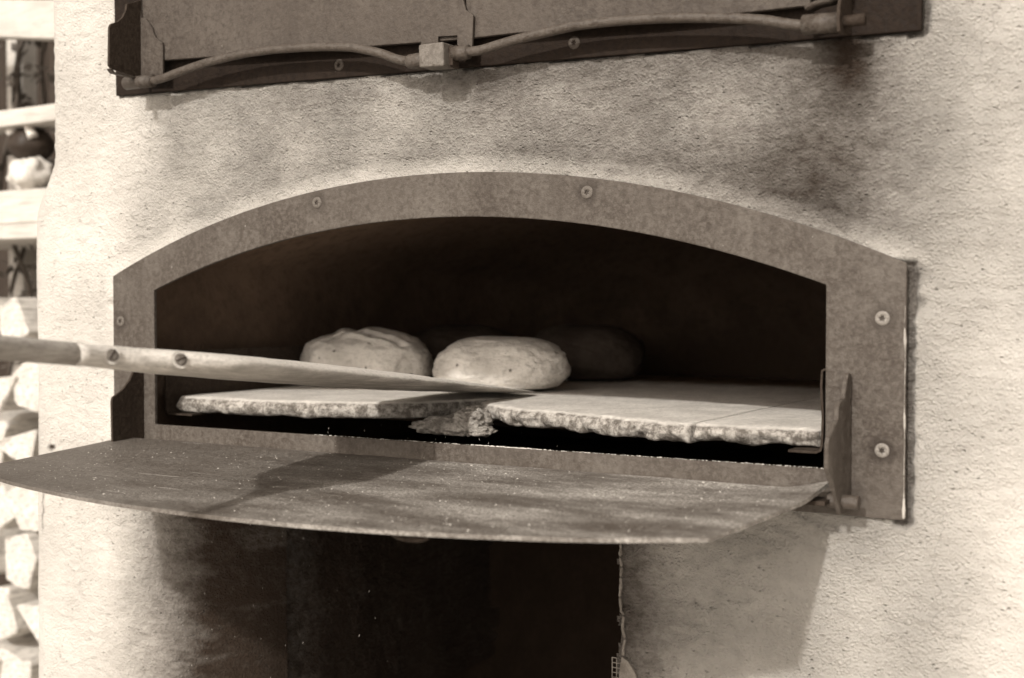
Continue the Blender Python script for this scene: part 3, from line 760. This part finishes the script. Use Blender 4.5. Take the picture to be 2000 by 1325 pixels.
# ------------------------------------------------------------------ loaves
def loaf(name, loc, size, rot, seed, label, crease=None, mat='bread'):
    nu, nv = 150, 84; v = []; f = []; fold = []
    for i in range(nv + 1):
        th = math.pi * i / nv
        for j in range(nu):
            ph = 2 * math.pi * j / nu
            d = Vector((math.sin(th) * math.cos(ph), math.sin(th) * math.sin(ph), math.cos(th)))
            ex = .86
            q = Vector((math.copysign(abs(d.x) ** ex, d.x), math.copysign(abs(d.y) ** ex, d.y), math.copysign(abs(d.z) ** .82, d.z)))
            k = 1 + .08 * fb(d.x * 1.3 + seed, d.y * 1.3, d.z * 1.3, 2) + .022 * fb(d.x * 5 + seed, d.y * 5, d.z * 7, 3) + .008 * nz(d.x * 22, d.y * 22 + seed, d.z * 30) - .020 * max(0, 1 - abs(fb(d.x * 2.1 + seed * 2, d.y * 2.1, d.z * 3.0, 2)) * 7) * sm(-.2, .5, fb(d.x * 1.7, d.y * 1.7 + seed, d.z, 2) + .1)
            fo = 0
            if crease:
                for (a, b_, w, dep) in crease:          # crease: great-circle like grooves between two directions
                    A = Vector(a); B = Vector(b_); AB = B - A; t = max(0, min(1, (d - A).dot(AB) / AB.length_squared))
                    wob = .05 * nz(d.x * 5 + seed, d.y * 5, d.z * 5)
                    dist = (d - (A + AB * t).normalized()).length + wob
                    e = math.exp(-(dist / w) ** 2); fo += e * (dep / .1)
                    k -= dep * e; k += dep * .45 * math.exp(-((dist - 2.1 * w) / (1.3 * w)) ** 2)
            z = q.z * size[2] * k
            if z < -size[2] * .62: z = -size[2] * .62 + (z + size[2] * .62) * .22        # flattened foot
            v.append((q.x * size[0] * k, q.y * size[1] * k, z)); fold.append(min(1, fo * .55))
    for i in range(nv):
        for j in range(nu): f.append((i * nu + j, i * nu + (j + 1) % nu, (i + 1) * nu + (j + 1) % nu, (i + 1) * nu + j))
    zmin = min(p[2] for p in v)
    v = [(p[0], p[1], p[2] - zmin) for p in v]
    o = mesh_obj(name, v, f, mat, None, True, loc); o.rotation_euler = (0, 0, rot); fix_normals(o)
    at = o.data.attributes.new('fold', 'FLOAT', 'POINT'); at.data.foreach_set('value', fold)
    return tag(o, label, 'bread', 'loaves baking on the hearth')
HZ = 1.2634
loaf('bread_loaf', (.345, .407, HZ + .0025), (.108, .086, .0505), math.radians(28), 2.0, 'pale floured loaf right behind the tip of the peel, partly sunlit',
     [((.75, -.55, .30), (.95, .1, .55), .05, .03), ((.30, -.5, .82), (.75, .0, .7), .05, .025), ((-.25, -.55, .80), (-.05, -.62, .78), .035, .05)])
loaf('bread_loaf', (.082, .396, HZ), (.114, .092, .0555), math.radians(24), 7.3, 'folded round loaf at the left, with a forked crease on top',
     [((-.05, -.42, .90), (.62, -.62, .48), .075, .105), ((-.05, -.42, .90), (-.12, .2, .97), .075, .095), ((-.05, -.42, .90), (-.40, -.66, .62), .055, .05)])
loaf('bread_loaf', (.330, .735, HZ), (.108, .085, .060), math.radians(20), 12.1, 'loaf in the gloom to the right of the sunlit loaf, crust darkened for shade', [((.2, -.5, .8), (.6, .1, .75), .05, .03)], 'dim_crust')
loaf('bread_loaf', (.120, .640, HZ), (.108, .086, .060), math.radians(35), 15.7, 'loaf deep in the oven behind the folded loaf, crust darkened for shade', [((-.3, -.5, .8), (.3, -.4, .85), .06, .04)], 'dim_crust')

# ------------------------------------------------------------------ peel
PT = Vector((.372, .350, 1.2660)); PA = Vector((.470, -.630, 1.3640))
AX = (PA - PT).normalized(); PL_ = (PA - PT).length
SD = AX.cross(Vector((0, 0, 1))).normalized(); SD = -SD if SD.x < 0 else SD     # to the right
UPV = SD.cross(AX).normalized(); UPV = UPV if UPV.z > 0 else -UPV
peel = empty('bakers_peel', tuple(PT))
tag(peel, 'long worn wooden peel reaching into the oven mouth from the left', 'peel')
def peel_part(name, s0, s1, mat, wfn, tfn, n=90, seg=40, flat=None, expo=1.0):
    v = []; f = []
    for i in range(n + 1):
        s = s0 + (s1 - s0) * i / n; w, t, zo = wfn(s), tfn(s), 0
        for k in range(seg):
            a = 2 * math.pi * k / seg; ca, sa = math.cos(a), math.sin(a)
            e = (1 - .5 * sm(.42, .70, s)) if w > .031 else 1
            x = math.copysign(abs(ca) ** e, ca) * w / 2; z = math.copysign(abs(sa) ** (1 if w < .03 else .9), sa) * t / 2
            x += .0006 * nz(s * 30, k * .9, 2); z += .0006 * nz(s * 22, x * 60, 6)
            if flat:
                lim = flat(s)
                if lim is not None and x > lim: x = lim
            p = AX * s + SD * x + UPV * z
            v.append(p)
    for i in range(n):
        for k in range(seg): f.append((i * seg + k, i * seg + (k + 1) % seg, (i + 1) * seg + (k + 1) % seg, (i + 1) * seg + k))
    f.append(tuple(range(seg - 1, -1, -1))); f.append(tuple(n * seg + k for k in range(seg)))
    o = mesh_obj(name, v, f, mat, peel, True); fix_normals(o); return o
def bw_(s):
    tipw = .160 * (.55 + .45 * math.sqrt(max(0.0, 1 - max(0, (.045 - s) / .045) ** 2.2))) if s < .045 else .160
    if s > .74: tipw = .160 + (.030 - .160) * sm(.74, .885, s)
    return max(.004, tipw)
def bt_(s): return float(np.interp(s, [0, .02, .10, .2, .33, .47, .62, .80, .90, 1.2], [.0030, .0045, .0105, .0165, .0225, .0255, .0250, .0225, .0205, .0200]))
fl = lambda s: (.0065 + .012 * sm(.60, .66, s) * 0) if .715 < s < .900 else None
peel_part('blade', 0.0, .905, 'peel', bw_, bt_, 110, 44)
hd = peel_part('handle', .895, 1.95, 'handle', lambda s: .0215, lambda s: .0215, 60, 24)
# slotted screws sunk in the side of the tail of the blade
def slot_screw(s, up, rot):
    me = bpy.data.meshes.new('slotted_screw'); bm = bmesh.new()
    R = .0056; prof = [(R * 1.55, .0004), (R * 1.42, -.0004), (R * 1.12, .0012), (R * 1.05, .0010), (R, .0030), (R * .7, .0040), (0.0001, .0043)]
    n = 28; rings = []
    for rr, h in prof: rings.append([bm.verts.new((rr * math.cos(2 * math.pi * i / n), rr * math.sin(2 * math.pi * i / n), h - .001)) for i in range(n)])
    for a, b in zip(rings, rings[1:]):
        for i in range(n): bm.faces.new((a[i], a[(i + 1) % n], b[(i + 1) % n], b[i]))
    bm.to_mesh(me); bm.free(); me.materials.append(MT['block']); me.materials.append(MT['peel'])
    for q in me.polygons[:28 * 2]: q.material_index = 1
    me.polygons.foreach_set('use_smooth', [True] * len(me.polygons))
    o = bpy.data.objects.new('slotted_screw', me); COL.objects.link(o); o.parent = peel
    w = bw_(s)
    M = Matrix((SD, AX, UPV)).transposed()          # local x->side
    nrm = (SD * .80 + AX * .50 + UPV * .28).normalized(); tx = (AX - nrm * AX.dot(nrm)).normalized(); ty = nrm.cross(tx)
    R3 = Matrix((tx, ty, nrm)).transposed()
    o.matrix_local = Matrix.Translation(AX * s + SD * (w / 2 + .0002) + UPV * up) @ R3.to_4x4() @ Matrix.Rotation(rot, 4, 'Z')
    vv, ff = box_data(-R * .98, R * .98, -.0007, .0007, .0024, .0036)
    sl = mesh_obj('slot', vv, ff, 'screwdark', o)
    return o
slot_screw(.872, .0012, .9); slot_screw(.812, .0012, .25)

# ------------------------------------------------------------------ flour: grains on door, slabs and sill, drifting flakes
def grains(name, pts, mat, label):
    v = []; f = []
    for (p, r) in pts:
        s = len(v); a = random.uniform(0, 6.28); e = random.uniform(.6, 2.2)
        for k in range(4):
            an = a + k * math.pi / 2; rr = r * (e if k % 2 else 1)
            v.append((p[0] + rr * math.cos(an), p[1] + rr * math.sin(an), p[2]))
        v.append((p[0], p[1], p[2] + r * .8))
        f += [(s + k, s + (k + 1) % 4, s + 4) for k in range(4)]
    o = mesh_obj(name, v, f, mat); tag(o, label, 'flour', kind='stuff'); return o
P = []
fxs = [p.x for p in FR]; fys = [p.y for p in FR]
for _ in range(5200):
    x = random.uniform(.0, .99); y = random.uniform(-.39, -.03); fy = float(np.interp(x, fxs, fys))
    if y < fy + .004: continue
    d = .5 + .9 * fb(x * 6, y * 12, 2, 3) + .25 * sm(.3, .7, x)
    if random.random() > d * .55: continue
    s = (y + .026) / (fy + .026); lip = max(0, (s - .90) / .10)
    z = dz(y) + .0010 * lip + .0007 * fb(x * 5, y * 5, 3, 2)
    if x > .93: z += .010 * sm(.96, 1.02, x) * sm(-.10, -.02, y)
    P.append(((x, y, z - .0001), random.choice((.0003, .0003, .0004, .0005, .0006, .0009)) * random.uniform(.7, 1.2)))
grains('flour_grains', P, 'flour', 'scattered white flour grains lying on the open steel door')
P = [((random.uniform(.3, .999), random.uniform(-.0066, -.0012), 1.2252), random.uniform(.0004, .0010)) for _ in range(420)]
P += [((random.gauss(.60, .03), random.uniform(-.0062, -.0012), 1.2252), random.uniform(.0006, .0016)) for _ in range(90)]
grains('flour_crumbs', P, 'flour', 'line of flour crumbs caught on top of the sill')
v = []; f = []
for _ in range(110):
    px = random.choice([(.30, .62, -.06, .2, 1.20, 1.33), (.05, .55, -.36, -.1, .95, 1.17)])
    p = Vector((random.uniform(px[0], px[1]), random.uniform(px[2], px[3]), random.uniform(px[4], px[5])))
    L = random.uniform(.0012, .0038); d = Vector((random.uniform(-.25, .35), random.uniform(-.2, .2), -1)).normalized() * L; w = .00014
    s = len(v); v += [p, p + d * .5 + Vector((w, 0, 0)), p + d * .5 + Vector((-w, w, 0)), p + d * .5 + Vector((-w, -w, 0)), p + d]
    f += [(s, s + 1, s + 2), (s, s + 2, s + 3), (s, s + 3, s + 1), (s + 4, s + 2, s + 1), (s + 4, s + 3, s + 2), (s + 4, s + 1, s + 3)]
o = mesh_obj('drifting_flour', v, f, 'flour'); tag(o, 'tiny slivers of flour and bran drifting down below the peel', 'flour', kind='stuff')

# ------------------------------------------------------------------ background on the left: shelf rack, firewood, plant, added dark boards
rack = empty('wooden_rack', (-1.1, .75, 0)); tag(rack, 'weathered pale wooden rack beside the oven with boards and rails', 'rack')
def rboard(name, x0, x1, y0, y1, z0, z1, tilt=0, mat='pale'):
    v, f = box_data(x0, x1, y0, y1, z0, z1); v = [(p[0] + 1.1, p[1] - .75, p[2] + tilt * (p[0] + 1.04)) for p in v]
    return mod_bevel(mesh_obj(name, v, f, mat, rack), .004)
rboard('rail', -1.55, -.62, .60, .64, 2.012, 2.10, -.13)
rboard('rail', -1.55, -.62, .58, .66, 1.812, 1.850, .01)
rboard('shelf_fascia', -1.55, -.62, .605, .635, 1.590, 1.668, 0)
rboard('shelf_board', -1.55, -.62, .59, 1.0, 1.553, 1.588, 0)
rboard('base_board', -1.55, -.62, .56, 1.0, .44, .475, 0)
for x in (-1.52, -.66):
    for y in (.66, .94): rboard('post', x - .03, x + .03, y, y + .055, 0, 2.2)

def log(name, cx, z0, w, h, seed, label, rot=0, y0=.56, ln=.34):
    rnd = random.Random(seed); n = rnd.choice((3, 4, 4, 5)); base = rnd.uniform(0, 6.28)
    ring_ = []
    for k in range(n):
        a = base + 2 * math.pi * (k + rnd.uniform(-.22, .22)) / n; ring_.append((math.cos(a) * w / 2 * rnd.uniform(.92, 1.12), math.sin(a) * h / 2 * rnd.uniform(.92, 1.12)))
    pts = []
    for k in range(n):
        a, b = ring_[k], ring_[(k + 1) % n]
        for t in (.06, .25, .5, .75, .94): pts.append((a[0] + (b[0] - a[0]) * t, a[1] + (b[1] - a[1]) * t))
    m = len(pts); v = []; f = []; rows = 10
    for i in range(rows + 1):
        y = ln * i / rows
        for p in pts: v.append((p[0] * (1 + .05 * nz(p[0] * 30, y * 8, seed)) + .006 * nz(y * 4, seed, 1), y + (.006 * nz(p[0] * 40, p[1] * 40, seed) if i == 0 else 0), p[1] * (1 + .05 * nz(p[1] * 30, y * 8, seed + 3))))
    for i in range(rows):
        for k in range(m): f.append((i * m + k, i * m + (k + 1) % m, (i + 1) * m + (k + 1) % m, (i + 1) * m + k))
    f.append(tuple(range(m - 1, -1, -1))); f.append(tuple(rows * m + k for k in range(m)))
    o = mesh_obj(name, v, f, 'log', None, False, (cx, y0, z0 + h / 2)); fix_normals(o); o.rotation_euler = (0, 0, rot); mod_bevel(o, .003, 1)
    return tag(o, label, 'firewood', 'split firewood stacked on the rack')
ORD = ['lowest', 'second lowest', 'third lowest', 'middle one', 'third from the top', 'second from the top', 'topmost']
z = .477; rows = [.14, .13, .135, .13, .14, .13, .135]
for i, hh in enumerate(rows):
    for c, (cx, nm) in enumerate(((-1.02, 'beside the oven wall'), (-1.145, 'at the left picture edge'), (-.895, ''))):
        if c == 2 and i % 2: continue
        if c == 2: continue
        log('firewood_log', cx + random.uniform(-.02, .02) + (.03 if i % 2 else -.02), z, .150, hh * 1.06, i * 7 + c * 31 + 3, f'split firewood log, {ORD[i]} in the column {nm}', random.uniform(-.22, .22))
    z += hh

# small dark pot with a pale curved handle and base on the shelf
pot = empty('garden_pot', (-1.075, .64, 1.669)); tag(pot, 'small dark round pot with pale hooked handle and pale foot on the shelf', 'pot')
v, f = rock('x', (0, 0, .105), (.052, .052, .042), 2, 'pot', res=18, amp=.08); mesh_obj('bowl', v, f, 'pot', pot, True)
v, f = rock('x', (.012, -.012, .036), (.052, .045, .040), 5, 'pot', res=18, amp=.25); mesh_obj('foot', v, f, 'ceramic', pot, True)
P = spline([(-.028, -.03, .128), (-.03, -.03, .145), (-.005, -.03, .158), (.022, -.03, .148), (.044, -.03, .118)], 8)
v, f = tube(P, [.012 + .002 * math.sin(i * .2) for i in range(len(P))], 12); mesh_obj('handle', v, f, 'ceramic', pot, True)

# straggling plant between the rails
plant = empty('climbing_plant', (-1.03, .95, 0)); tag(plant, 'dark straggling plant climbing behind the rails of the rack', 'plant')
rnd = random.Random(5); sv = []; sf = []; lv = []; lf = []
for k in range(16):
    x = rnd.uniform(-.45, .35); y = rnd.uniform(-.12, .12); pts = [(x, y, 0)]
    zz = 0
    while zz < 2.35:
        zz += .12; x += rnd.uniform(-.05, .05); y += rnd.uniform(-.025, .025); pts.append((x, y, zz))
        if zz > 1.2:
            for q in range(7):
                c = Vector((x + rnd.uniform(-.09, .09), y + rnd.uniform(-.09, .05), zz + rnd.uniform(-.08, .08)))
                a = Vector((rnd.uniform(-1, 1), rnd.uniform(-1, 1), rnd.uniform(-.6, .3))).normalized(); b = a.cross(Vector((rnd.uniform(-1, 1), rnd.uniform(-1, 1), rnd.uniform(-1, 1)))).normalized(); L = rnd.uniform(.02, .045)
                s = len(lv); nn = a.cross(b) * L * .12
                lv += [c, c + a * L * .5 + b * L * .32 + nn, c + a * L, c + a * L * .5 - b * L * .32 + nn]; lf += [(s, s + 1, s + 2), (s, s + 2, s + 3)]
    tv, tf = tube(spline(pts, 3), .006, 6); s = len(sv); sv += tv; sf += [tuple(s + i for i in t) for t in tf]
mesh_obj('stems', sv, sf, 'stem', plant, True); o = mesh_obj('foliage', lv, lf, 'leaf', plant); o['kind'] = 'stuff'

backdrop = empty('dark_backdrop', (-1.2, 1.35, 0)); tag(backdrop, 'added dark board backdrop behind the rack, standing in for shade', 'wall')  # made-up boards closing the view, dark in place of shade
bv, bf = box_data(-.07, .07, 0, .022, 0, 2.6); bme = bpy.data.meshes.new('board'); bme.from_pydata(bv, [], bf); bme.materials.append(MT['backdrop'])
for i in range(14):
    o = bpy.data.objects.new('board', bme); COL.objects.link(o); o.parent = backdrop; o.location = (-1.35 + i * .147, random.uniform(0, .006), 0)
